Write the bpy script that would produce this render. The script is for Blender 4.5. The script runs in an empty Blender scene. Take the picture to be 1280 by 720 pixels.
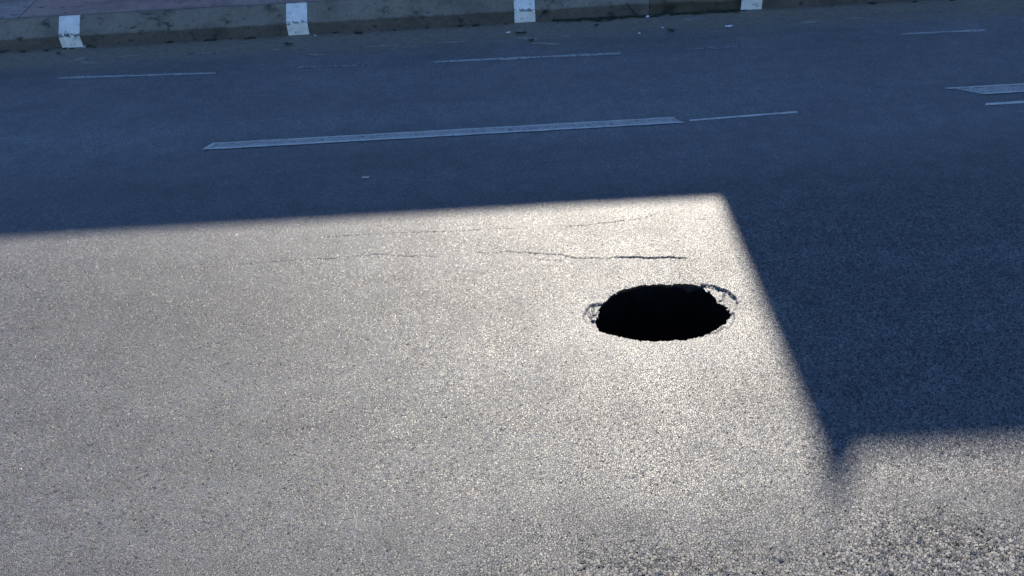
import bpy, bmesh, math, random
import numpy as np
from mathutils import Matrix, Vector, noise as mnoise

R = math.radians
random.seed(7)
rng = np.random.default_rng(11)
scene = bpy.context.scene
COL = scene.collection

# ------------------------------------------------------------------ camera
CAM_H, FOCAL, PITCH, ROLL = 2.9, 1100.0, 33.0, -3.2      # focal in pixels of a 1280 px wide frame
cam_data = bpy.data.cameras.new('camera')
cam_data.sensor_width = 36.0
cam_data.lens = 36.0 * FOCAL / 1280.0
cam_data.clip_start, cam_data.clip_end = 0.05, 2000.0
cam = bpy.data.objects.new('camera', cam_data)
COL.objects.link(cam)
CAM_M = (Matrix.Rotation(R(90 - PITCH), 3, 'X') @ Matrix.Rotation(R(ROLL), 3, 'Z'))
cam.matrix_world = Matrix.Translation((0, 0, CAM_H)) @ CAM_M.to_4x4()
scene.camera = cam

# ------------------------------------------------------------------ sky, sun, exposure
SUN_ELEV = R(34.0)
SUN_DIR = Vector((0.21, 1.0, 0.0)).normalized()          # horizontal direction towards the sun
SUN_STRENGTH, SKY_STRENGTH, EXPOSURE = 4.8, 0.125, 1.10
world = bpy.data.worlds.new('World')
scene.world = world
world.use_nodes = True
wn = world.node_tree
wn.nodes.clear()
sky = wn.nodes.new('ShaderNodeTexSky')
sky.sky_type = 'NISHITA'
sky.sun_disc = False
sky.sun_elevation = SUN_ELEV
sky.sun_rotation = math.atan2(SUN_DIR.x, SUN_DIR.y)
sky.altitude = 0
sky.air_density, sky.dust_density, sky.ozone_density = 0.85, 0.05, 8.0
bg = wn.nodes.new('ShaderNodeBackground')
bg.inputs['Strength'].default_value = SKY_STRENGTH
wo = wn.nodes.new('ShaderNodeOutputWorld')
wn.links.new(sky.outputs[0], bg.inputs['Color'])
wn.links.new(bg.outputs[0], wo.inputs['Surface'])

sun_data = bpy.data.lights.new('sun', 'SUN')
sun_data.energy = SUN_STRENGTH
sun_data.angle = R(0.75)
sun_data.color = (1.0, 0.915, 0.78)
sun = bpy.data.objects.new('sun', sun_data)
to_sun = Vector((SUN_DIR.x * math.cos(SUN_ELEV), SUN_DIR.y * math.cos(SUN_ELEV), math.sin(SUN_ELEV)))
sun.rotation_euler = to_sun.to_track_quat('Z', 'Y').to_euler()
sun.location = (0, 0, 20)
COL.objects.link(sun)

scene.view_settings.view_transform = 'Standard'
scene.view_settings.look = 'None'
scene.view_settings.gamma = 1.0
scene.view_settings.exposure = EXPOSURE
scene.view_settings.use_curve_mapping = False
scene.cycles.max_bounces = 6


# ------------------------------------------------------------------ helpers
def ground(px, py, z=0.0):
    """A point of the survey of the street: image pixel -> place on the road."""
    d = CAM_M @ Vector(((px - 640) / FOCAL, -(py - 360) / FOCAL, -1.0))
    t = (z - CAM_H) / d.z
    return Vector((d.x * t, d.y * t, z))


class N:
    """Short hand for building a node tree."""
    def __init__(self, name):
        self.m = bpy.data.materials.new(name)
        self.m.use_nodes = True
        self.t = self.m.node_tree
        self.t.nodes.clear()
        self.out = self.t.nodes.new('ShaderNodeOutputMaterial')
        self.b = self.t.nodes.new('ShaderNodeBsdfPrincipled')
        self.t.links.new(self.b.outputs[0], self.out.inputs['Surface'])
        self.pos = self.t.nodes.new('ShaderNodeTexCoord').outputs['Object']

    def put(self, sock, v):
        if hasattr(v, 'is_output'):
            self.t.links.new(v, sock)
        elif isinstance(v, (tuple, list)) and len(v) == 3 and sock.type == 'RGBA':
            sock.default_value = (*v, 1)
        else:
            sock.default_value = v

    def math(self, op, a, b=0.0, c=0.0, clamp=False):
        n = self.t.nodes.new('ShaderNodeMath')
        n.operation = op
        n.use_clamp = clamp
        for i, v in enumerate((a, b, c)):
            self.put(n.inputs[i], v)
        return n.outputs[0]

    def noise(self, scale, detail=3, rough=0.55, vec=None, dim='3D', dist=0.0):
        n = self.t.nodes.new('ShaderNodeTexNoise')
        n.noise_dimensions = dim
        self.put(n.inputs['Vector'], vec or self.pos)
        n.inputs['Scale'].default_value = scale
        n.inputs['Detail'].default_value = detail
        n.inputs['Roughness'].default_value = rough
        n.inputs['Distortion'].default_value = dist
        return n.outputs[0]

    def voronoi(self, scale, feature='F1', vec=None, dim='2D'):
        n = self.t.nodes.new('ShaderNodeTexVoronoi')
        n.voronoi_dimensions = dim
        n.feature = feature
        self.put(n.inputs['Vector'], vec or self.pos)
        n.inputs['Scale'].default_value = scale
        return n

    def ramp(self, fac, stops, interp='LINEAR'):
        n = self.t.nodes.new('ShaderNodeValToRGB')
        n.color_ramp.interpolation = interp
        e = n.color_ramp.elements
        while len(e) < len(stops):
            e.new(0.5)
        for el, (p, c) in zip(e, stops):
            el.position = p
            el.color = (*c, 1) if isinstance(c, tuple) else (c, c, c, 1)
        self.put(n.inputs[0], fac)
        return n.outputs[0]

    def mixc(self, fac, a, b, mode='MIX'):
        n = self.t.nodes.new('ShaderNodeMix')
        n.data_type = 'RGBA'
        n.blend_type = mode
        self.put(n.inputs[0], fac)
        self.put(n.inputs[6], a)
        self.put(n.inputs[7], b)
        return n.outputs[2]

    def mixf(self, fac, a, b):
        n = self.t.nodes.new('ShaderNodeMix')
        n.data_type = 'FLOAT'
        self.put(n.inputs[0], fac)
        self.put(n.inputs[2], a)
        self.put(n.inputs[3], b)
        return n.outputs[0]

    def smooth(self, v, a, b):
        n = self.t.nodes.new('ShaderNodeMapRange')
        n.interpolation_type = 'SMOOTHSTEP'
        self.put(n.inputs['Value'], v)
        n.inputs['From Min'].default_value = a
        n.inputs['From Max'].default_value = b
        return n.outputs['Result']

    def sep(self, v=None):
        n = self.t.nodes.new('ShaderNodeSeparateXYZ')
        self.put(n.inputs[0], v or self.pos)
        return n.outputs

    def mapping(self, scale=(1, 1, 1), rot=(0, 0, 0), loc=(0, 0, 0)):
        n = self.t.nodes.new('ShaderNodeMapping')
        self.put(n.inputs['Vector'], self.pos)
        n.inputs['Scale'].default_value = scale
        n.inputs['Rotation'].default_value = rot
        n.inputs['Location'].default_value = loc
        return n.outputs[0]

    def bump(self, height, dist, strength=1.0):
        n = self.t.nodes.new('ShaderNodeBump')
        n.inputs['Strength'].default_value = strength
        n.inputs['Distance'].default_value = dist
        self.put(n.inputs['Height'], height)
        self.t.links.new(n.outputs[0], self.b.inputs['Normal'])

    def set(self, color=None, rough=None, spec=None):
        if color is not None:
            self.put(self.b.inputs['Base Color'], color)
        if rough is not None:
            self.put(self.b.inputs['Roughness'], rough)
        if spec is not None:
            self.put(self.b.inputs['Specular IOR Level'], spec)
        return self.m


def mesh_object(name, verts, faces, mat, parent=None, smooth=False):
    me = bpy.data.meshes.new(name)
    me.from_pydata([tuple(v) for v in verts], [], faces)
    me.update()
    if smooth:
        me.polygons.foreach_set('use_smooth', [True] * len(me.polygons))
    for m in (mat if isinstance(mat, (list, tuple)) else [mat]):
        me.materials.append(m)
    o = bpy.data.objects.new(name, me)
    COL.objects.link(o)
    o.parent = parent
    return o


def bm_object(name, bm, mat, parent=None, smooth=False):
    me = bpy.data.meshes.new(name)
    bm.to_mesh(me)
    bm.free()
    if smooth:
        me.polygons.foreach_set('use_smooth', [True] * len(me.polygons))
    me.materials.append(mat)
    o = bpy.data.objects.new(name, me)
    COL.objects.link(o)
    o.parent = parent
    return o


def tag(o, label=None, cat=None, group=None, kind=None):
    for k, v in (('label', label), ('category', cat), ('group', group), ('kind', kind)):
        if v:
            o[k] = v
    return o


def empty(name, loc):
    o = bpy.data.objects.new(name, None)
    o.empty_display_size = 0.2
    o.location = loc
    COL.objects.link(o)
    return o


def box(bm, x0, x1, y0, y1, z0, z1):
    vs = [bm.verts.new(p) for p in ((x0, y0, z0), (x1, y0, z0), (x1, y1, z0), (x0, y1, z0),
                                    (x0, y0, z1), (x1, y0, z1), (x1, y1, z1), (x0, y1, z1))]
    for f in ((0, 3, 2, 1), (4, 5, 6, 7), (0, 1, 5, 4), (1, 2, 6, 5), (2, 3, 7, 6), (3, 0, 4, 7)):
        bm.faces.new([vs[i] for i in f])


def box_object(name, x0, x1, y0, y1, z0, z1, mat, parent=None):
    bm = bmesh.new()
    box(bm, x0, x1, y0, y1, z0, z1)
    return bm_object(name, bm, mat, parent)


# ------------------------------------------------------------------ materials
KERB_Y = 9.95
CENTRE_Y = 6.88


def asphalt(name, method):
    n = N(name)
    x, y, z = n.sep()
    # stones: fine surface everywhere, coarser ravelled surface close to the near verge
    wn_ = n.t.nodes.new('ShaderNodeTexNoise')
    n.put(wn_.inputs['Vector'], n.pos)
    wn_.inputs['Scale'].default_value = 95.0
    wn_.inputs['Detail'].default_value = 1.0
    wv = n.t.nodes.new('ShaderNodeVectorMath')
    wv.operation = 'MULTIPLY_ADD'
    n.put(wv.inputs[0], wn_.outputs['Color'])
    wv.inputs[1].default_value = (0.015, 0.015, 0.0)
    n.put(wv.inputs[2], n.pos)
    wpos = wv.outputs[0]

    def stones(scale):
        c = n.voronoi(scale, vec=wpos)
        e = n.voronoi(scale, 'DISTANCE_TO_EDGE', vec=wpos).outputs[0]
        rnd_ = n.sep(c.outputs['Color'])
        lv = n.t.nodes.new('ShaderNodeVectorMath')
        lv.operation = 'SUBTRACT'
        n.put(lv.inputs[0], wpos)
        n.put(lv.inputs[1], c.outputs['Position'])
        lx, ly, _ = n.sep(lv.outputs[0])
        tilt = n.math('ADD', n.math('MULTIPLY', lx, n.math('SUBTRACT', rnd_[1], 0.5)), n.math('MULTIPLY', ly, n.math('SUBTRACT', rnd_[2], 0.5)))
        return e, rnd_, tilt            # tilt: metres of height for a facet of slope up to 0.5
    f_e, f_rand, f_t = stones(104.0)
    b_e, b_rand, b_t = stones(70.0)
    f_h = n.math('ADD', n.math('ADD', n.math('MULTIPLY', n.smooth(f_e, 0.0, 0.16), 0.0018), n.math('MULTIPLY', f_rand[0], 0.0012)), n.math('MULTIPLY', f_t, 0.29))
    f_h = n.math('SUBTRACT', f_h, n.math('MULTIPLY', n.math('SUBTRACT', 1.0, n.smooth(f_rand[0], 0.12, 0.28)), 0.0050))      # plucked stones leave pits
    b_h = n.math('ADD', n.math('ADD', n.math('MULTIPLY', n.smooth(b_e, 0.0, 0.12), 0.0055), n.math('MULTIPLY', b_rand[0], 0.0120)), n.math('MULTIPLY', b_t, 0.65))
    edge_line = n.math('ADD', y, n.math('MULTIPLY', n.math('SUBTRACT', n.noise(1.6, 3), 0.5), 1.0))
    slant = n.math('SUBTRACT', edge_line, n.math('MULTIPLY', x, 0.07))
    coarse = n.math('SUBTRACT', 1.0, n.smooth(slant, 2.1, 2.8))
    height = n.math('ADD', n.math('MULTIPLY', f_h, n.math('SUBTRACT', 1.0, coarse)), n.math('MULTIPLY', b_h, coarse))
    flat_ = n.mixf(n.smooth(y, 4.9, 6.25), 1.0, 0.22)       # worn flatter towards the middle of the road
    height = n.math('MULTIPLY', height, flat_)
    grit = n.noise(420.0, 2)
    height = n.math('ADD', height, n.math('MULTIPLY', grit, 0.0007))
    # rolled surface: slow unevenness along the wheel tracks
    height = n.math('ADD', height, n.math('MULTIPLY', n.noise(0.9, 2, vec=n.mapping((0.35, 1, 1))), 0.006))
    height = n.math('SUBTRACT', height, 0.007)
    # colour of stones and binder
    rnd = n.mixf(coarse, f_rand[1], b_rand[1])
    stone = n.ramp(rnd, [(0.0, (0.044, 0.045, 0.047)), (0.45, (0.070, 0.072, 0.076)), (0.8, (0.094, 0.096, 0.101)),
                         (0.95, (0.13, 0.13, 0.133)), (1.0, (0.17, 0.168, 0.165))])
    tint = n.ramp(n.mixf(coarse, f_rand[2], b_rand[2]), [(0.0, (1.10, 0.98, 0.90)), (0.25, (1, 1, 1)), (0.8, (1, 1, 1)), (1.0, (0.95, 1.0, 1.03))])
    stone = n.mixc(1.0, stone, tint, 'MULTIPLY')
    edge = n.mixf(coarse, f_e, b_e)
    col = n.mixc(n.smooth(edge, 0.0, 0.07), (0.040, 0.041, 0.043), stone)
    # traffic film, tyre-polished tracks and old stains
    wear = n.noise(0.8, 4, 0.6, vec=n.mapping((0.22, 1.6, 1)))
    col = n.mixc(1.0, col, n.ramp(wear, [(0.25, 0.72), (0.5, 1.0), (0.75, 1.25)]), 'MULTIPLY')
    fine_st = n.noise(5.0, 5, 0.65)
    col = n.mixc(1.0, col, n.ramp(fine_st, [(0.3, 0.80), (0.7, 1.18)]), 'MULTIPLY')
    # the far lane is paler; the change runs unevenly beside the centre line
    far_pale = n.smooth(n.math('ADD', y, n.math('MULTIPLY', n.math('SUBTRACT', n.noise(0.9, 4, 0.6, vec=n.mapping((0.4, 1.5, 1))), 0.5), 1.3)), 5.9, 7.2)
    col = n.mixc(far_pale, col, n.mixc(1.0, col, (1.62, 1.62, 1.65), 'MULTIPLY'))
    seam = n.smooth(n.math('ADD', y, n.math('MULTIPLY', n.math('SUBTRACT', n.noise(1.2, 3), 0.5), 0.06)), CENTRE_Y + 0.02, CENTRE_Y + 0.10)
    col = n.mixc(seam, col, n.mixc(1.0, col, (0.90, 0.90, 0.90), 'MULTIPLY'))
    # paler colour in an uneven oval round the hole
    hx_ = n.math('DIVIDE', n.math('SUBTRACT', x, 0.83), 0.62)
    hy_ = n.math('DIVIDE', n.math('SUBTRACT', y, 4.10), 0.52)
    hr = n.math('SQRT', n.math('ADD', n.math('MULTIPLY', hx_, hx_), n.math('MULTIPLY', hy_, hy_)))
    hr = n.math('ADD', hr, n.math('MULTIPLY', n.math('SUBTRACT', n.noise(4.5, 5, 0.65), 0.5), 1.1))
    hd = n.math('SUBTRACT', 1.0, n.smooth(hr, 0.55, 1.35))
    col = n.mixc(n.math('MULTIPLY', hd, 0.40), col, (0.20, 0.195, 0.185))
    # dust washed against the far kerb
    dn = n.math('ADD', n.math('MULTIPLY', n.math('SUBTRACT', n.noise(1.5, 5, 0.65, vec=n.mapping((0.5, 1.6, 1))), 0.5), 1.1), y)
    dust = n.smooth(dn, KERB_Y - 1.0, KERB_Y - 0.2)
    col = n.mixc(n.math('MULTIPLY', dust, 0.85), col, n.ramp(n.noise(14, 5, 0.7), [(0.3, (0.14, 0.108, 0.070)), (0.7, (0.29, 0.22, 0.15))]))
    rough = n.math('ADD', n.ramp(n.noise(2.2, 4), [(0.3, 0.46), (0.7, 0.54)]), n.math('MULTIPLY', dust, 0.35))
    rough = n.math('ADD', rough, n.math('ADD', n.math('MULTIPLY', n.math('SUBTRACT', rnd, 0.5), 0.05), n.math('MULTIPLY', coarse, 0.12)))
    m = n.set(col, rough, 0.6)
    d = n.t.nodes.new('ShaderNodeDisplacement')
    d.inputs['Midlevel'].default_value = 0.0
    d.inputs['Scale'].default_value = 1.0
    n.put(d.inputs['Height'], height)
    n.t.links.new(d.outputs[0], n.out.inputs['Displacement'])
    m.displacement_method = method
    return m


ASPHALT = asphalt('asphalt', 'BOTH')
ASPHALT_FAR = asphalt('asphalt_far', 'BUMP')


def concrete(name, base, grime_shade=None, moss=0.0):
    n = N(name)
    big = n.noise(1.7, 6, 0.65)
    c = n.ramp(big, [(0.28, tuple(0.55 * a for a in base)), (0.5, base), (0.75, tuple(1.25 * a for a in base))])
    c = n.mixc(1.0, c, n.ramp(n.noise(22, 5, 0.7), [(0.3, 0.72), (0.5, 1.0), (0.75, 1.15)]), 'MULTIPLY')
    spots = n.smooth(n.noise(11, 4, 0.6, vec=n.mapping((0.6, 1, 1))), 0.59, 0.70)
    c = n.mixc(n.math('MULTIPLY', spots, 0.75), c, (0.025, 0.026, 0.026))
    if moss:
        mm = n.smooth(n.noise(3.0, 5, 0.7), 0.62 - moss * 0.3, 0.75 - moss * 0.2)
        c = n.mixc(mm, c, (0.030, 0.036, 0.016))
    if grime_shade is not None:               # road splash and the front face's shade, painted as darker colour low down
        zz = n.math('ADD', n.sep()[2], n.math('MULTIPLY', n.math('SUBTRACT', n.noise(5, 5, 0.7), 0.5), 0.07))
        gm = n.math('SUBTRACT', 1.0, n.smooth(zz, grime_shade, grime_shade + 0.03))
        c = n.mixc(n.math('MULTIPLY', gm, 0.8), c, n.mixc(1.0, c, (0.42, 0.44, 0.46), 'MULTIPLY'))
    n.bump(n.math('ADD', n.noise(60, 5, 0.7), n.math('MULTIPLY', n.noise(9, 4), 1.5)), 0.008, 0.8)
    return n.set(c, 0.85, 0.3)


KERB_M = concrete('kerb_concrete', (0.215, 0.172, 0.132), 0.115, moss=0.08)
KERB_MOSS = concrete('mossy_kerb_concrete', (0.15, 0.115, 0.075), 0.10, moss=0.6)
WALK_M = concrete('pavement_concrete', (0.40, 0.26, 0.22))
SLAB_M = concrete('pavement_slab_pale', (0.36, 0.29, 0.26))


def worn_paint(name, base, under, keep, fine=18.0, edge_z=None):
    n = N(name)
    w = n.noise(fine, 6, 0.75)
    w2 = n.noise(fine * 4.5, 4, 0.7)
    mask = n.math('ADD', n.math('MULTIPLY', w, 0.65), n.math('MULTIPLY', w2, 0.35))
    if edge_z is not None:          # paint chipped along the arris of the block
        z = n.sep()[2]
        d = n.math('ABSOLUTE', n.math('SUBTRACT', z, edge_z))
        mask = n.math('SUBTRACT', mask, n.math('MULTIPLY', n.math('SUBTRACT', 1.0, n.smooth(d, 0.0, 0.035)), 0.10))
    m = n.smooth(mask, keep - 0.03, keep + 0.04)
    dirt = n.ramp(n.noise(7, 5, 0.7), [(0.3, 0.75), (0.65, 1.0)])
    c = n.mixc(m, under, n.mixc(1.0, base, dirt, 'MULTIPLY'))
    n.bump(n.math('ADD', n.math('MULTIPLY', m, 0.5), n.noise(160, 4)), 0.0025, 0.7)
    return n.set(c, 0.62, 0.4)


BAND_M = worn_paint('white_kerb_paint', (0.88, 0.80, 0.70), (0.13, 0.105, 0.095), 0.41, 14.0, 0.13)
LINE_M = worn_paint('road_paint', (0.46, 0.42, 0.38), (0.10, 0.077, 0.082), 0.44, 26.0)
LINE_EDGE_M = worn_paint('road_paint_bright', (0.64, 0.59, 0.53), (0.10, 0.10, 0.10), 0.42, 30.0)
FAINT_M = worn_paint('faint_road_paint', (0.30, 0.30, 0.29), (0.065, 0.067, 0.072), 0.50, 20.0)
FAINT2_M = worn_paint('edge_line_paint', (0.44, 0.42, 0.39), (0.08, 0.082, 0.086), 0.45, 22.0)
CEMENT_M = concrete('cement_splash', (0.25, 0.22, 0.18))


def plain(name, col, rough=0.8, var=0.2, scale=30):
    n = N(name)
    c = n.mixc(1.0, col, n.ramp(n.noise(scale, 4, 0.65), [(0.3, 1 - var), (0.7, 1 + var)]), 'MULTIPLY')
    n.bump(n.noise(scale * 3, 3), 0.004, 0.6)
    return n.set(c, rough, 0.4)


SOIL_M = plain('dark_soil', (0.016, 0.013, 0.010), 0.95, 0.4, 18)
BROKEN_M = plain('broken_asphalt_edge', (0.05, 0.05, 0.052), 0.8, 0.5, 60)
CRUMB_M = plain('asphalt_crumb', (0.085, 0.085, 0.085), 0.6, 0.35, 60)
LITTER_M = plain('white_litter', (0.72, 0.71, 0.68), 0.6, 0.1)
PEBBLE_M = plain('pale_stone', (0.42, 0.40, 0.36), 0.8, 0.2)
LEAF_M = plain('dry_leaf', (0.030, 0.024, 0.016), 0.8, 0.3)
KERB_JOINT_M = plain('kerb_joint', (0.028, 0.022, 0.016), 0.85, 0.3)
MOSS_M = plain('moss', (0.030, 0.034, 0.018), 0.95, 0.45, 40)
EARTH_M = plain('earth', (0.11, 0.095, 0.07), 0.95, 0.3, 2)
RENDER_M = plain('painted_render', (0.62, 0.61, 0.60), 0.85, 0.08, 1.5)
SLATE_M = plain('dark_slate', (0.035, 0.035, 0.038), 0.7, 0.2, 12)  # unseen upper storey kept dark so the near shade reflects less
TRIM_M = plain('window_trim', (0.55, 0.54, 0.51), 0.6, 0.05)
DOOR_M = plain('door_wood', (0.10, 0.06, 0.035), 0.5, 0.2, 8)
g = N('window_glass')
GLASS_M = g.set((0.02, 0.025, 0.03), 0.06, 0.5)
g = N('brass')
BRASS_M = g.set((0.5, 0.4, 0.2), 0.35)

# ------------------------------------------------------------------ hole outline (traced, then laid on the road)
def zoomed(pts):        # points read from an enlargement of the region round the hole
    return [ground(700 + a * 0.19531, 320 + b * 0.19531) for a, b in pts]


OUTER = zoomed([(224, 412), (238, 372), (246, 335), (262, 298), (285, 278), (325, 245), (352, 228), (392, 207), (460, 190), (520, 173),
                (580, 171), (640, 166), (700, 172), (760, 165), (850, 168), (912, 178), (945, 207), (978, 226), (992, 240), (1012, 272),
                (1045, 288), (1068, 300), (1100, 340), (1086, 378), (1062, 410), (1010, 447), (940, 482), (900, 498), (820, 520), (700, 529),
                (600, 535), (520, 529), (440, 516), (380, 501), (310, 491), (250, 461)])
# slabs of the surface that have dropped beside the hole: (depth, outline)
LEDGES = [(0.012, zoomed([(905, 172), (985, 187), (1060, 213), (1125, 256), (1136, 300), (1104, 345), (1040, 330), (960, 260)])),
          (0.007, zoomed([(1112, 348), (1118, 390), (1088, 440), (1050, 470), (985, 492), (900, 506), (900, 470), (1040, 380)])),
          (0.008, zoomed([(150, 385), (170, 332), (205, 300), (275, 288), (280, 350), (250, 440), (228, 446), (200, 428), (165, 405)]))]


def resample(poly, step):
    out = []
    for i, a in enumerate(poly):
        b = poly[(i + 1) % len(poly)]
        k = max(1, round((b - a).length / step))
        out += [a.lerp(b, j / k) for j in range(k)]
    return out


RIM = resample(OUTER, 0.010)
HC = sum(RIM, Vector()) / len(RIM)
RIM2 = []
for p in RIM:            # crumbly edge
    d = (p - HC).normalized()
    q = p + d * (0.008 * mnoise.noise(p * 22) + 0.005 * mnoise.noise(p * 70))
    RIM2.append(Vector((q.x, q.y, 0)))
RIM = RIM2
RIM_NP = np.array([(p.x, p.y) for p in RIM])


def rim_query(P):
    """distance to the rim, nearest rim point and inside flag for an array of points"""
    A = RIM_NP
    d2 = ((P[:, None, :] - A[None, :, :]) ** 2).sum(2)
    k = d2.argmin(1)
    B = np.roll(A, -1, 0)
    x, y = P[:, 0:1], P[:, 1:2]
    c = ((A[None, :, 1] > y) != (B[None, :, 1] > y))
    with np.errstate(divide='ignore', invalid='ignore'):
        xi = (B[:, 0] - A[:, 0])[None] * (y - A[None, :, 1]) / (B[:, 1] - A[:, 1])[None] + A[None, :, 0]
    ins = (c & (x < xi)).sum(1) % 2 == 1
    return np.sqrt(d2[np.arange(len(P)), k]), A[k], ins


# ------------------------------------------------------------------ cracks of the road surface (pixel traces -> ground)
CRACKS = [
    (0.0045, 0.0075, [(395, 296.5), (430, 294.5), (461, 293), (500, 291), (528, 290), (571, 289), (608, 286.5), (650, 285)]),
    (0.0045, 0.007, [(700, 284), (727, 282), (760, 278), (800, 273), (820, 267)]),
    (0.0045, 0.007, [(290, 331), (345, 327), (400, 323.6), (446, 320), (470, 318), (510, 320), (553, 321)]),
    (0.0045, 0.009, [(580, 316), (589, 315), (614, 316.5), (632, 314), (663, 316), (702, 318.5), (721, 323), (745, 321.5), (760, 322.5),
                     (787, 320), (813, 321.5), (835, 320.5), (858, 322)]),
    (0.0062, 0.016, [(775, 320.8), (787, 320), (813, 321.5), (835, 320.5), (858, 322)]),
    (0.0040, 0.006, [(240, 335), (262, 334), (290, 331)]),
    (0.0060, 0.016, zoomed([(905, 174), (985, 187), (1060, 213), (1125, 256)])),
    (0.0045, 0.012, zoomed([(172, 330), (200, 384), (226, 424)])),
    (0.0045, 0.012, zoomed([(207, 300), (223, 345), (200, 384)])),
    (0.0045, 0.010, zoomed([(1060, 213), (1045, 262), (1012, 272)])),
    (0.0045, 0.010, zoomed([(960, 482), (1010, 470), (1045, 440), (1075, 455)])),
    (0.0040, 0.006, [(660, 322), (680, 325), (704, 326)]),
]


def jitter_line(pts, amp, step=0.015):
    P = [p if isinstance(p, Vector) else ground(*p) for p in pts]
    out = []
    for a, b in zip(P, P[1:]):
        k = max(1, int((b - a).length / step))
        out += [a.lerp(b, j / k) for j in range(k)]
    out.append(P[-1])
    return np.array([(p.x + amp * mnoise.noise(p * 14), p.y + amp * (mnoise.noise(p * 14 + Vector((7, 3, 1))) + .5 * mnoise.noise(p * 40))) for p in out])


# ------------------------------------------------------------------ road: one sheet, fine where the light rakes over it
def graded(a, b, s0, s1):
    out, v = [a], a
    while v < b:
        v += s0 + (s1 - s0) * (v - a) / (b - a)
        out.append(v)
    return out


xs_in = list(np.arange(-2.75, 2.75, 0.0056))
xs = np.array(sorted(set(np.round([-v for v in graded(2.7556, 4.6, 0.0065, 0.014)] + xs_in + graded(2.75, 4.6, 0.0065, 0.014), 5))))
ys = np.array(graded(1.75, 6.3, 0.0044, 0.0085))
nx, ny = len(xs), len(ys)
X, Y = np.meshgrid(xs, ys)
jx = (rng.random(X.shape) - .5) * 0.0024
jy = (rng.random(X.shape) - .5) * 0.0024
X = X + jx
Y = Y + jy
Z = np.zeros_like(X)
for w, dep, pts in CRACKS:
    L = jitter_line(pts, 0.012)
    x0, y0 = L.min(0) - 0.05
    x1, y1 = L.max(0) + 0.05
    sel = np.where((X > x0) & (X < x1) & (Y > y0) & (Y < y1))
    P = np.stack([X[sel], Y[sel]], 1)
    best = np.full(len(P), 9.0)
    for i, (a, b) in enumerate(zip(L, L[1:])):
        ab = b - a
        t = np.clip(((P - a) @ ab) / (ab @ ab), 0, 1)
        dd = np.hypot(*(P - a - t[:, None] * ab).T)
        taper = 0.35 + 0.65 * math.sin(math.pi * min(1, max(0, (i + .5) / (len(L) - 1)))) ** 0.6
        taper *= 0.85 + 0.40 * mnoise.noise(Vector((a[0] * 11, a[1] * 11, dep * 900)))
        best = np.minimum(best, dd / max(taper, 0.12))
    Z[sel] -= dep * np.exp(-(best / w) ** 2)
# the hole: sunken rim, then the opening itself
hx, hy = HC.x, HC.y
sel = np.where((np.abs(X - hx) < 1.25) & (np.abs(Y - hy) < 1.0))
P = np.stack([X[sel], Y[sel]], 1)
D = np.empty(len(P))
NR = np.empty_like(P)
INS = np.empty(len(P), bool)
for a in range(0, len(P), 20000):
    D[a:a + 20000], NR[a:a + 20000], INS[a:a + 20000] = rim_query(P[a:a + 20000])
Z[sel] -= np.where(INS, 0, 0.004 * np.exp(-D / 0.02) + 0.010 * np.exp(-D / 0.17))
for dep_, poly in LEDGES:
    A = np.array([(p.x, p.y) for p in resample(poly, 0.012)])
    A += 0.006 * np.array([(mnoise.noise(Vector((a, b, 3)) * 45), mnoise.noise(Vector((a, b, 8)) * 45)) for a, b in A])
    B = np.roll(A, -1, 0)
    near = np.where((P[:, 0] > A[:, 0].min()) & (P[:, 0] < A[:, 0].max()) & (P[:, 1] > A[:, 1].min()) & (P[:, 1] < A[:, 1].max()))[0]
    x_, y_ = P[near, 0:1], P[near, 1:2]
    with np.errstate(divide='ignore', invalid='ignore'):
        xi_ = (B[:, 0] - A[:, 0])[None] * (y_ - A[None, :, 1]) / (B[:, 1] - A[:, 1])[None] + A[None, :, 0]
    hit = (((A[None, :, 1] > y_) != (B[None, :, 1] > y_)) & (x_ < xi_)).sum(1) % 2 == 1
    zz_ = Z[sel]
    zz_[near[hit]] -= dep_
    Z[sel] = zz_
inside = np.zeros(X.shape, bool)
inside[sel] = INS
idx = np.arange(nx * ny).reshape(ny, nx)
q_in = inside[:-1, :-1] | inside[1:, :-1] | inside[:-1, 1:] | inside[1:, 1:]
touch = np.zeros(X.shape, bool)
for sy, sx in ((slice(None, -1), slice(None, -1)), (slice(1, None), slice(None, -1)), (slice(None, -1), slice(1, None)), (slice(1, None), slice(1, None))):
    touch[sy, sx] |= q_in
snap = touch[sel] & ~INS
Xs, Ys = X[sel], Y[sel]
Xs[snap], Ys[snap] = NR[snap, 0], NR[snap, 1]
X[sel], Y[sel] = Xs, Ys
quads = np.stack([idx[:-1, :-1], idx[:-1, 1:], idx[1:, 1:], idx[1:, :-1]], -1)[~q_in]
co = np.stack([X, Y, Z], -1).reshape(-1, 3)
used = np.zeros(nx * ny, bool)
used[quads.ravel()] = True
remap = np.cumsum(used) - 1
co = co[used]
quads = remap[quads]
# the rest of the carriageway round that sheet, 6 mm lower and lapped under it
ROAD_X, ROAD_Y0, ROAD_Y1 = 45.0, -1.2, KERB_Y + 0.03
xa, xb, ya, yb = xs[0] + .03, xs[-1] - .03, ys[0] + .03, ys[-1] - .03
ext_v, ext_f = [], []


def ext(x0, x1, y0, y1, mx, my):
    gx, gy = np.linspace(x0, x1, mx + 1), np.linspace(y0, y1, my + 1)
    base = len(co) + len(ext_v)
    for yy in gy:
        for xx in gx:
            ext_v.append((xx, yy, -0.006))
    for j in range(my):
        for i in range(mx):
            a = base + j * (mx + 1) + i
            ext_f.append((a, a + 1, a + mx + 2, a + mx + 1))


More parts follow.
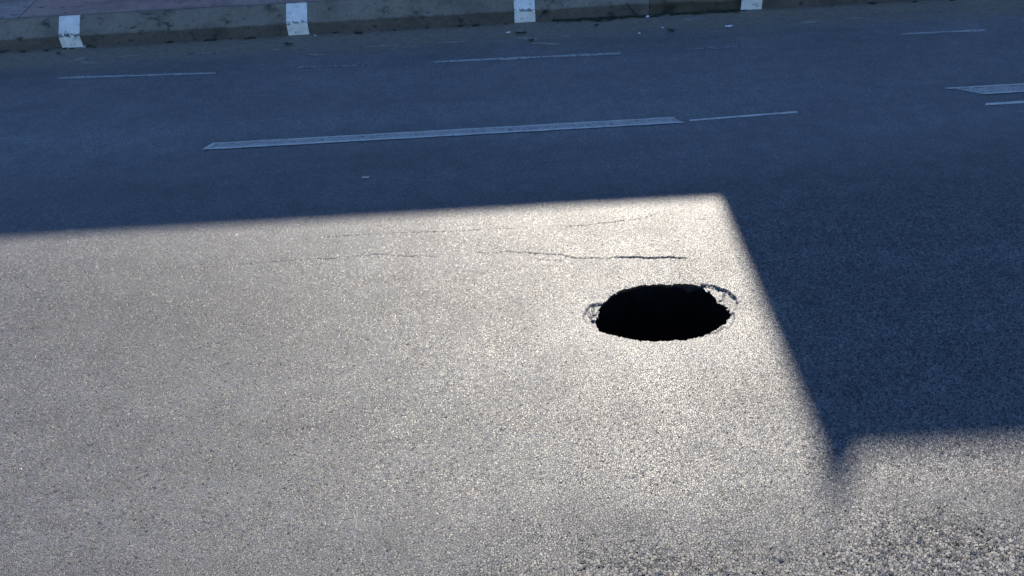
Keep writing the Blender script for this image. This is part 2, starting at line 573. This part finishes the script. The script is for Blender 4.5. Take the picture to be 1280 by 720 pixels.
ext(-ROAD_X, ROAD_X, yb, ROAD_Y1, 90, 12)
ext(-ROAD_X, ROAD_X, ROAD_Y0, ya, 90, 10)
ext(-ROAD_X, xa, ya, yb, 40, 10)
ext(xb, ROAD_X, ya, yb, 40, 10)
allco = np.concatenate([co, np.array(ext_v)])
allq = np.concatenate([quads, np.array(ext_f)])
me = bpy.data.meshes.new('road')
me.vertices.add(len(allco))
me.vertices.foreach_set('co', allco.ravel().astype(np.float32))
me.loops.add(len(allq) * 4)
me.loops.foreach_set('vertex_index', allq.ravel().astype(np.int32))
me.polygons.add(len(allq))
me.polygons.foreach_set('loop_start', (np.arange(len(allq)) * 4).astype(np.int32))
me.polygons.foreach_set('material_index', np.r_[np.zeros(len(quads)), np.ones(len(ext_f))].astype(np.int32))
me.polygons.foreach_set('use_smooth', np.ones(len(allq), bool))
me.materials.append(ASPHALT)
me.materials.append(ASPHALT_FAR)
me.update(calc_edges=True)
road = bpy.data.objects.new('road', me)
COL.objects.link(road)
tag(road, 'grey asphalt road with sunlit patch and deep blue shade', kind='structure')

# ground beyond the street, open under the road so that the hole has room
GX, GY0, GY1 = 600.0, ROAD_Y0 + 0.05, 13.6
gv, gf = [], []
for x0, x1, y0, y1 in ((-GX, GX, -GX, GY0), (-GX, GX, GY1, GX), (-GX, -ROAD_X + .1, GY0, GY1), (ROAD_X - .1, GX, GY0, GY1)):
    b = len(gv)
    gv += [(x0, y0, -0.02), (x1, y0, -0.02), (x1, y1, -0.02), (x0, y1, -0.02)]
    gf.append((b, b + 1, b + 2, b + 3))
tag(mesh_object('ground', gv, gf, EARTH_M), 'bare earth ground beyond the street', kind='structure')

# ------------------------------------------------------------------ sinkhole
hole = empty('sinkhole', (HC.x, HC.y, 0))
tag(hole, 'black oval sinkhole broken through the sunlit asphalt road', 'sinkhole')
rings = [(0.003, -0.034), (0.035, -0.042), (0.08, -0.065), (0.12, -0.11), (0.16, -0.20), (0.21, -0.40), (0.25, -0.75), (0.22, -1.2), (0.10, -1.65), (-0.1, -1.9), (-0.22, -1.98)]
step = max(1, len(RIM) // 130)
base = RIM[::step]
nb = len(base)


def cavity_mesh(name, rr, mat, cap=False):
    vs, fs = [], []
    for k, (s, z) in enumerate(rr):
        for p in base:
            d = Vector(((p.x - HC.x) / 0.16, (p.y - HC.y) / 0.085, 0)).normalized()
            q = p + d * s
            amp = 0.006 if z > -0.1 else 0.05
            nn = mnoise.noise(Vector((q.x * 6, q.y * 6, z * 7))) * amp + mnoise.noise(Vector((q.x * 25, q.y * 25, z * 30))) * amp * 0.5
            vs.append((q.x + d.x * nn - HC.x, q.y + d.y * nn - HC.y, z + (nn * 0.6 if k else 0)))
    for k in range(len(rr) - 1):
        for i in range(nb):
            j = (i + 1) % nb
            fs.append((k * nb + i, k * nb + j, (k + 1) * nb + j, (k + 1) * nb + i))
    if cap:
        c = len(vs)
        vs.append((0, 0, rr[-1][1] - 0.01))
        b = (len(rr) - 1) * nb
        fs += [(b + i, b + (i + 1) % nb, c) for i in range(nb)]
    return mesh_object(name, vs, fs, mat, hole)


cavity_mesh('broken_rim', rings[:4], BROKEN_M)
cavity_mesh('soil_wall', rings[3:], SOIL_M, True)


def crumb(a, b, size, z, seed):
    """an angular lump of broken asphalt lying on the dropped edge"""
    p = zoomed([(a, b)])[0]
    bm = bmesh.new()
    bmesh.ops.create_icosphere(bm, subdivisions=2, radius=size)
    for v in bm.verts:
        v.co *= 1 + 0.45 * mnoise.noise(v.co / size * 1.1 + Vector((seed * 3.3, seed, 0)))
        v.co = Vector((v.co.x * 1.25, v.co.y, v.co.z * 0.7))
        v.co.z = min(v.co.z, size * 0.5)
    bmesh.ops.transform(bm, matrix=Matrix.Translation((p.x - HC.x, p.y - HC.y, z + size * 0.45)) @ Matrix.Rotation(seed, 4, 'Z'), verts=bm.verts)
    bm_object('asphalt_fragment', bm, CRUMB_M, hole)


for k_, (a, b, sz, z) in enumerate(((222, 352, .016, -.028), (236, 372, .013, -.03), (214, 392, .012, -.026), (245, 338, .012, -.03), (206, 335, .009, -.024), (190, 372, .008, -.024),
                                    (298, 266, .010, -.022), (356, 226, .009, -.022), (264, 290, .010, -.022),
                                    (1078, 322, .012, -.03), (1092, 352, .010, -.02), (955, 203, .009, -.026), (1030, 262, .010, -.028),)):
    crumb(a, b, sz * 0.8, z, k_ + 1)

# ------------------------------------------------------------------ painted markings (children of the road)
LIFT = -0.0035


def strip(name, pts_a, pts_b, mat, seg=24, z=LIFT, wob=0.006, parent=road):
    """a painted strip between two edge traces given on the ground, with slightly uneven edges"""
    vs, fs = [], []
    for i in range(seg + 1):
        t = i / seg
        a = pts_a[0].lerp(pts_a[1], t)
        b = pts_b[0].lerp(pts_b[1], t)
        wa = wob * mnoise.noise(Vector((a.x * 5, a.y, 1.7)))
        wb = wob * mnoise.noise(Vector((b.x * 5, b.y, 5.1)))
        vs += [(a.x, a.y + wa, z), (b.x, b.y + wb, z)]
    for i in range(seg):
        fs.append((2 * i, 2 * i + 2, 2 * i + 3, 2 * i + 1))
    return mesh_object(name, vs, fs, mat, parent)


V = Vector
# main dash: dull middle between two brighter edges, ends cut at a slant
dash = strip('centre_line_dash', [V((-2.50, 6.84, 0)), V((1.50, 6.845, 0))], [V((-2.45, 6.965, 0)), V((1.44, 6.97, 0))], LINE_M, 80)
tag(dash, 'long worn centre line dash across the shaded road')
strip('paint_edge', [V((-2.51, 6.836, 0)), V((1.51, 6.841, 0))], [V((-2.49, 6.868, 0)), V((1.485, 6.873, 0))], LINE_EDGE_M, 80, LIFT + .003, 0.008, dash)
strip('paint_edge', [V((-2.46, 6.945, 0)), V((1.45, 6.95, 0))], [V((-2.45, 6.970, 0)), V((1.44, 6.975, 0))], LINE_EDGE_M, 80, LIFT + .003, 0.008, dash)
strip('paint_edge', [V((-2.51, 6.838, 0)), V((-2.46, 6.838, 0))], [V((-2.45, 6.968, 0)), V((-2.40, 6.968, 0))], LINE_EDGE_M, 4, LIFT + .006, 0.0, dash)
d2 = strip('centre_line_dash', [V((4.12, 7.10, 0)), V((8.0, 7.12, 0))], [V((3.92, 7.29, 0)), V((7.9, 7.31, 0))], LINE_M, 60)
tag(d2, 'dull centre line dash entering at the right border')
strip('paint_edge', [V((4.13, 7.095, 0)), V((8.0, 7.115, 0))], [V((4.10, 7.125, 0)), V((8.0, 7.145, 0))], LINE_EDGE_M, 60, LIFT + .003, .006, d2)
strip('paint_edge', [V((3.90, 7.26, 0)), V((7.9, 7.29, 0))], [V((3.86, 7.285, 0)), V((7.9, 7.315, 0))], LINE_EDGE_M, 60, LIFT + .003, .006, d2)
strip('old_line', [V((4.02, 6.86, 0)), V((7.2, 6.88, 0))], [V((4.05, 6.905, 0)), V((7.2, 6.93, 0))], LINE_EDGE_M, 40)
strip('old_line', [V((1.56, 6.875, 0)), V((2.48, 6.925, 0))], [V((1.56, 6.905, 0)), V((2.48, 6.962, 0))], LINE_EDGE_M, 30, LIFT, .01)
strip('old_line', [V((-8.2, 6.86, 0)), V((-5.0, 6.86, 0))], [V((-8.2, 7.0, 0)), V((-5.0, 7.0, 0))], LINE_M, 40)
# remains of the edge line in front of the kerb
for (xa_, ya_), (xb_, yb_), h, m in (((70, 98), (268, 92), 2.2, FAINT2_M), ((365, 85.5), (460, 82), 3.2, FAINT_M), ((541, 78), (775, 67.5), 2.6, FAINT2_M),
                                     ((860, 62.5), (930, 58.5), 2.6, FAINT_M), ((1068, 47), (1085, 46), 2.2, FAINT_M), ((1125, 43), (1232, 38), 2.3, FAINT2_M),
                                     ((228, 68.5), (272, 66.5), 2.2, FAINT_M)):
    strip('edge_line_remnant', [ground(xa_, ya_), ground(xb_, yb_)], [ground(xa_ + 6, ya_ - h), ground(xb_ + 2, yb_ - h)], m, 24, LIFT, 0.02)


def blob(name, c, rx, ry, mat, parent=road, z=LIFT, lift=0.008, seed=0, rot=0.0):
    """an irregular low patch, slightly raised in the middle"""
    k = 44
    vs = [(c.x, c.y, z + lift)]
    fs = []
    for s, hh in ((0.55, 0.8), (1.0, 0.0)):
        for i in range(k):
            a = 2 * math.pi * i / k
            r = s * (1 + 0.7 * mnoise.noise(Vector((math.cos(a) * 1.5, math.sin(a) * 1.5, seed * 3.7))) + 0.5 * mnoise.noise(Vector((math.cos(a) * 5, math.sin(a) * 5, seed * 1.9))))
            px, py = rx * r * math.cos(a), ry * r * math.sin(a)
            vs.append((c.x + px * math.cos(rot) - py * math.sin(rot), c.y + px * math.sin(rot) + py * math.cos(rot), z + lift * hh))
    for i in range(k):
        j = (i + 1) % k
        fs += [(0, 1 + i, 1 + j), (1 + i, 1 + k + i, 1 + k + j, 1 + j)]
    return mesh_object(name, vs, fs, mat, parent, True)


for s, (px, py, rx, ry, ro) in enumerate(((96, 74, .07, .10, -.3), (112, 78, .14, .035, -.35), (353, 53, .03, .03, 0), (345, 62, .05, .02, .2), (371, 63, .10, .05, -.3), (393, 67.5, .14, .03, -.35),
                                          (662, 48, .12, .07, -.3), (682, 54, .14, .04, -.3), (708, 45, .06, .02, 0), (866, 23, .14, .07, 0), (1012, 27, .14, .05, .2), (1070, 22, .12, .04, 0),
                                          (934, 15, .09, .05, 0), (480, 57, .18, .025, .05), (560, 53, .25, .02, .05), (170, 69, .2, .02, .05))):
    blob('cement_splash', ground(px, py), rx, ry, CEMENT_M, seed=s + 1, rot=ro)

# ------------------------------------------------------------------ pavement and kerb
walk = empty('pavement', (0, 0, 0))
tag(walk, 'brownish raised pavement behind the far kerb', kind='structure')
WZ = 0.300
slab_edges = [-45, -30, -18, -10.4, -5.55, 0.0, 3.0, 6.0, 10, 18, 30, 45]
for i, (a, b) in enumerate(zip(slab_edges, slab_edges[1:])):
    sk = 0.9 if b == -5.55 else 0.0            # the pale slab ends on a slant
    sk0 = 0.9 if a == -5.55 else 0.0
    bm = bmesh.new()
    gp = 0.006
    vs = [bm.verts.new(p) for p in ((a + gp, 10.205, WZ), (b - gp, 10.205, WZ), (b - gp + sk * -1.0, 13.75, WZ), (a + gp + sk0 * -1.0, 13.75, WZ))]
    if b == -5.55:
        vs[1].co.x, vs[2].co.x = -5.42, -5.95
    if a == -5.55:
        vs[0].co.x, vs[3].co.x = -5.405, -5.935
    f = bm.faces.new(vs)
    r_ = bmesh.ops.extrude_face_region(bm, geom=[f])
    for v in r_['geom']:
        if isinstance(v, bmesh.types.BMVert):
            v.co.z -= 0.3
    bmesh.ops.recalc_face_normals(bm, faces=bm.faces)
    o = bm_object('pavement_slab', bm, SLAB_M if b == -5.55 else WALK_M, walk)
    if b == -5.55:
        o['label'] = 'pale smooth pavement slab at the upper left corner'

kerb = empty('kerb', (0, KERB_Y, 0))
tag(kerb, 'concrete kerb with battered face and white painted bands', kind='structure')
PROFILE = [(0.205, -0.05), (0.014, -0.05), (0.014, 0.0), (0.008, 0.06), (0.0, 0.125), (0.006, 0.134), (0.05, 0.178), (0.10, 0.232), (0.150, 0.287), (0.160, 0.296), (0.172, 0.303), (0.190, 0.305), (0.205, 0.297)]


def kerb_piece(name, x0, x1, mat, rough_amp, proud=0.0, seed=0, erode=0.0):
    seg = max(4, int((x1 - x0) / 0.06))
    vs, fs = [], []
    k = len(PROFILE)
    for i in range(seg + 1):
        x = x0 + (x1 - x0) * i / seg
        for j, (py, pz) in enumerate(PROFILE):
            q = Vector((x * 3.1, py * 9 + seed, pz * 9))
            dy = rough_amp * (mnoise.noise(q) + 0.6 * mnoise.noise(q * 3.3))
            dz = rough_amp * 0.7 * mnoise.noise(q + Vector((5, 9, 2)))
            if 3 <= j <= 10:
                e = erode * max(0, mnoise.noise(Vector((x * 1.3, seed, 2))) + 0.25)
                dy += e * 0.5
                dz -= e * (0.3 if j > 4 else 0)
            if j < 2 or j == 12:
                dy = dz = 0
            vs.append((x, py - proud + dy, pz + dz))
    for i in range(seg):
        for j in range(k):
            j2 = (j + 1) % k
            a, b = i * k + j, i * k + j2
            fs.append((a, b, b + k, a + k))
    fs.append(tuple(range(k))[::-1])
    fs.append(tuple(seg * k + j for j in range(k)))
    o = mesh_object(name, vs, fs, mat, kerb)
    return o


PERIOD, BAND = 2.556, 0.235
band0 = -4.915
bands = [band0 + PERIOD * i for i in range(-12, 16)]
for i, bx in enumerate(bands):
    o = kerb_piece('white_band', bx, bx + BAND, BAND_M, 0.0022, 0.002, i * 1.3)
    nb_ = 1 if -7 < bx < 5 else 0
    x0, x1 = bx + BAND + 0.003, bx + PERIOD - 0.003
    mossy = 0.0 < bx < 0.6
    if mossy:
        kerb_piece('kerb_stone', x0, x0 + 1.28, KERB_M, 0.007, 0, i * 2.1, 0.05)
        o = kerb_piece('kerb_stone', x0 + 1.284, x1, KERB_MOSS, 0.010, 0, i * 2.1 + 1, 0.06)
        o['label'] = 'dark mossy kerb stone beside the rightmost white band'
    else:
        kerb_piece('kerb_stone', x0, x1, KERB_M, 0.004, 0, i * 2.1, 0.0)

# moss and dirt gathered at the foot of the kerb
bm = bmesh.new()
for i in range(150):
    x = random.uniform(0.6, 2.8) if i < 110 else random.uniform(-6, 6)
    y = KERB_Y - abs(random.gauss(0, 0.035)) + 0.005
    r = random.uniform(0.008, 0.03)
    res = bmesh.ops.create_icosphere(bm, subdivisions=1, radius=r, matrix=Matrix.Translation((x, y, 0.0)) @ Matrix.Diagonal((1.8, 1, 0.45, 1)))
    for v in res['verts']:
        v.co += Vector((random.uniform(-.3, .3), random.uniform(-.3, .3), random.uniform(-.15, .15))) * r
tag(bm_object('moss', bm, MOSS_M), 'dark moss clumps along the foot of the kerb', 'moss', kind='stuff')


# ------------------------------------------------------------------ litter, pebbles, leaves, kerb joint
def lump(name, p, size, mat, flat=0.5, seed=0, rot=0.0):
    bm = bmesh.new()
    bmesh.ops.create_icosphere(bm, subdivisions=2, radius=1.0)
    for v in bm.verts:
        n_ = mnoise.noise(v.co * 1.3 + Vector((seed * 4.1, seed, 2)))
        v.co *= 1 + 0.35 * n_
        v.co = Vector((v.co.x * size[0], v.co.y * size[1], max(v.co.z, -0.5) * size[1] * flat))
    zmin = min(v.co.z for v in bm.verts)
    for v in bm.verts:
        v.co.z -= zmin
    o = bm_object(name, bm, mat)
    o.location = (p.x, p.y, -0.006)
    o.rotation_euler.z = rot
    return o


def scrap(name, p, lx, ly, mat, seed, rot, curl=0.02):
    """a crumpled flat piece with thickness"""
    n_ = 7
    vs, fs = [], []
    for j in range(n_):
        for i in range(n_):
            u, v = i / (n_ - 1) - .5, j / (n_ - 1) - .5
            e = 1 - 0.35 * abs(v) - 0.2 * mnoise.noise(Vector((u * 3, v * 3, seed)))
            vs.append((u * lx * e, v * ly * (1 - .3 * abs(u)), 0.004 + curl * (abs(u) ** 2 + 0.5 + 0.5 * mnoise.noise(Vector((u * 4, v * 4, seed * 2.2))))))
    for j in range(n_ - 1):
        for i in range(n_ - 1):
            a = j * n_ + i
            fs.append((a, a + 1, a + n_ + 1, a + n_))
    o = mesh_object(name, vs, fs, mat)
    md = o.modifiers.new('thickness', 'SOLIDIFY')
    md.thickness = 0.003
    o.location = (p.x, p.y, -0.006)
    o.rotation_euler.z = rot
    return o


tag(scrap('paper_scrap', ground(635, 41.5), 0.05, 0.04, LITTER_M, 1, 0.1), 'small white paper scrap on the road below the third white band', 'litter', 'litter in the gutter')
tag(scrap('paper_scrap', ground(911, 33.5), 0.09, 0.035, LITTER_M, 2, 0.25), 'white paper scrap on the road near the mossy kerb stone', 'litter', 'litter in the gutter')
tag(scrap('paper_scrap', ground(457, 222), 0.055, 0.03, PEBBLE_M, 3, 0.0, 0.012), 'tiny pale scrap on shaded road below the long dash', 'litter')
tag(lump('pebble', ground(809.5, 20.5), (0.018, 0.016), LITTER_M, 0.8, 1), 'white pebble touching the foot of the kerb', 'stone', 'pebbles in the gutter')
tag(lump('pebble', ground(799, 41.5), (0.018, 0.016), PEBBLE_M, 0.7, 2), 'pale pebble in the gutter farthest from the kerb', 'stone', 'pebbles in the gutter')
tag(lump('pebble', ground(828, 34.5), (0.015, 0.013), PEBBLE_M, 0.7, 3), 'small dull pebble beside the dark curled leaf', 'stone', 'pebbles in the gutter')
tag(lump('pebble', ground(107, 58.3), (0.022, 0.016), LITTER_M, 0.7, 4), 'small white chip at the foot of the leftmost white band', 'stone', 'pebbles in the gutter')
tag(lump('pebble', ground(394, 44), (0.012, 0.010), LITTER_M, 0.7, 5), 'tiny white chip at the foot of the second white band', 'stone', 'pebbles in the gutter')
tag(scrap('dry_leaf', ground(839, 39), 0.085, 0.045, LEAF_M, 4, -0.5, 0.03), 'dark curled leaf among the pebbles in the gutter', 'leaf', 'dead leaves in the gutter')
tag(scrap('dry_leaf', ground(74, 67.5), 0.05, 0.04, LEAF_M, 5, 0.2, 0.03), 'dark leaf on the road below the leftmost white band', 'leaf', 'dead leaves in the gutter')
tag(scrap('dry_leaf', ground(651, 42.5), 0.12, 0.04, LEAF_M, 6, -0.15, 0.03), 'dark leaf beside the paper scrap below the third white band', 'leaf', 'dead leaves in the gutter')
tag(scrap('dry_leaf', ground(664, 51), 0.06, 0.04, LEAF_M, 7, 0.1, 0.03), 'dark leaf on the cement splash below the third white band', 'leaf', 'dead leaves in the gutter')
tag(scrap('dry_leaf', ground(745, 32.3), 0.05, 0.04, LEAF_M, 8, 0.3, 0.03), 'dark leaf midway between the third white band and the white pebble', 'leaf', 'dead leaves in the gutter')
tag(scrap('dry_leaf', ground(361, 56), 0.10, 0.05, LEAF_M, 9, -0.3, 0.03), 'dark leaf on the road below the second white band', 'leaf', 'dead leaves in the gutter')
tag(scrap('dry_leaf', ground(752, 26), 0.16, 0.04, LEAF_M, 10, 0.02, 0.03), 'long dark leaf at the foot of the kerb left of the white pebble', 'leaf', 'dead leaves in the gutter')


def kerb_joint(name, pts, r):
    bm = bmesh.new()
    prev = None
    for i, p in enumerate(pts):
        ring = [bm.verts.new(p + Vector((0, math.cos(a) * r, math.sin(a) * r)) * (1 - .5 * i / len(pts))) for a in (0, 1.26, 2.51, 3.77, 5.03)]
        if prev:
            for k in range(5):
                bm.faces.new((prev[k], prev[(k + 1) % 5], ring[(k + 1) % 5], ring[k]))
        prev = ring
    return bm_object(name, bm, KERB_JOINT_M)


a_, b_ = ground(795, 19), ground(784, 12, 0.10)  # rod added to stand for the dark joint in the kerb face
tag(kerb_joint('kerb_joint', [Vector((a_.x, KERB_Y - 0.03, 0.01)), Vector(((a_.x + b_.x) / 2, KERB_Y - 0.012, 0.07)), Vector((b_.x, KERB_Y - 0.004, 0.15))], 0.012),
    'short dark joint in the kerb face', 'kerb_joint')

# ------------------------------------------------------------------ building across the street, above the frame: its roofline throws the shade
BY = 13.2                                   # street face of the building
te = math.tan(SUN_ELEV) / SUN_DIR.y
saz = SUN_DIR.x / SUN_DIR.y


def facade_point(gx, gy):                   # the point of the street face whose shadow falls on (gx, gy)
    return gx + saz * (BY - gy), (BY - gy) * te


H_LOW = facade_point(0, 5.48)[1]
H_TALL = facade_point(0, 2.92)[1]
RAKE0 = facade_point(1.485, 5.48)[0]        # foot and head of the raked end of the upper storey
RAKE1 = facade_point(1.37, 2.92)[0]
bld = empty('corner_building', (0, BY, 0))
tag(bld, 'stepped rendered building across the road whose roofline throws the shade', 'building')


def wall_with_openings(x0, x1, z0, z1, holes, name):
    """front wall with real openings, 0.3 m deep reveals"""
    gx = sorted({x0, x1, *[h[0] for h in holes], *[h[1] for h in holes]})
    gz = sorted({z0, z1, *[h[2] for h in holes], *[h[3] for h in holes]})
    bm = bmesh.new()
    for a, b in zip(gx, gx[1:]):
        for c, d in zip(gz, gz[1:]):
            mx, mz = (a + b) / 2, (c + d) / 2
            if any(h[0] < mx < h[1] and h[2] < mz < h[3] for h in holes):
                continue
            bm.faces.new([bm.verts.new(p) for p in ((a, 0, c), (b, 0, c), (b, 0, d), (a, 0, d))])
    for h in holes:
        a, b, c, d = h
        for q in (((a, 0, c), (a, 0, d), (a, .3, d), (a, .3, c)), ((b, 0, c), (b, .3, c), (b, .3, d), (b, 0, d)),
                  ((a, 0, d), (b, 0, d), (b, .3, d), (a, .3, d)), ((a, 0, c), (a, .3, c), (b, .3, c), (b, 0, c))):
            bm.faces.new([bm.verts.new(p) for p in q])
    depth = 9.0
    for q in (((x0, 0, z0), (x0, depth, z0), (x0, depth, z1), (x0, 0, z1)), ((x1, 0, z0), (x1, 0, z1), (x1, depth, z1), (x1, depth, z0)),
              ((x0, depth, z0), (x1, depth, z0), (x1, depth, z1), (x0, depth, z1)), ((x0, 0, z1), (x1, 0, z1), (x1, depth, z1), (x0, depth, z1))):
        bm.faces.new([bm.verts.new(p) for p in q])
    bmesh.ops.remove_doubles(bm, verts=bm.verts, dist=1e-4)
    return bm_object(name, bm, RENDER_M, bld)


def fit_window(h):
    a, b, c, d = h
    bm = bmesh.new()
    t = 0.07
    for q in ((a, a + t, c, d), (b - t, b, c, d), (a + t, b - t, d - t, d), (a + t, b - t, c, c + t), ((a + b) / 2 - .03, (a + b) / 2 + .03, c + t, d - t)):
        box(bm, q[0], q[1], 0.16, 0.22, q[2], q[3])
    w = bm_object('window', bm, TRIM_M, bld)
    box_object('pane', a + t, b - t, 0.185, 0.195, c + t, d - t, GLASS_M, w)
    box_object('sill', a - .08, b + .08, -0.08, 0.15, c - .07, c - .002, TRIM_M, w)


low_x0, tall_x1 = -26.0, 24.0
holes_low = [(x, x + 1.2, 1.2, 2.9) for x in np.arange(-24, 22, 3.2)]
wall_with_openings(low_x0, tall_x1, 0.2, H_LOW - 0.12, holes_low, 'wall')
for h in holes_low:
    fit_window(h)
box_object('cornice', low_x0 - .01, tall_x1 + .01, -0.004, 0.35, H_LOW - 0.12, H_LOW, TRIM_M, bld)
# unseen upper storey, made up: left end raked and skewed to fit the shade
D_ = 5.0
front = [(RAKE0, H_LOW + .001), (tall_x1 - .01, H_LOW + .001), (tall_x1 - .01, H_TALL), (RAKE1, H_TALL)]
vs = [(x, 0.0, z) for x, z in front] + [(x + (saz + .03) * D_, D_, z) for x, z in front]
mesh_object('upper_storey', vs, [(0, 1, 2, 3), (5, 4, 7, 6), (0, 3, 7, 4), (1, 5, 6, 2), (3, 2, 6, 7), (0, 4, 5, 1)], SLATE_M, bld)
# pointed corner piece added on the raked end to throw the shade's tip
tip, br = ground(1035, 648), ground(1078, 560)
tip, br = facade_point(tip.x, tip.y), facade_point(br.x, br.y)
tri = [(RAKE1 + .003, H_TALL + .001), (br[0], H_TALL + .001), tip]
mesh_object('shadow_tip_piece', [(x, 0.002, z) for x, z in tri] + [(x + (saz + .03) * .3, 0.3, z) for x, z in tri],
            [(0, 1, 2), (5, 4, 3), (0, 3, 4, 1), (1, 4, 5, 2), (2, 5, 3, 0)], TRIM_M, bld)
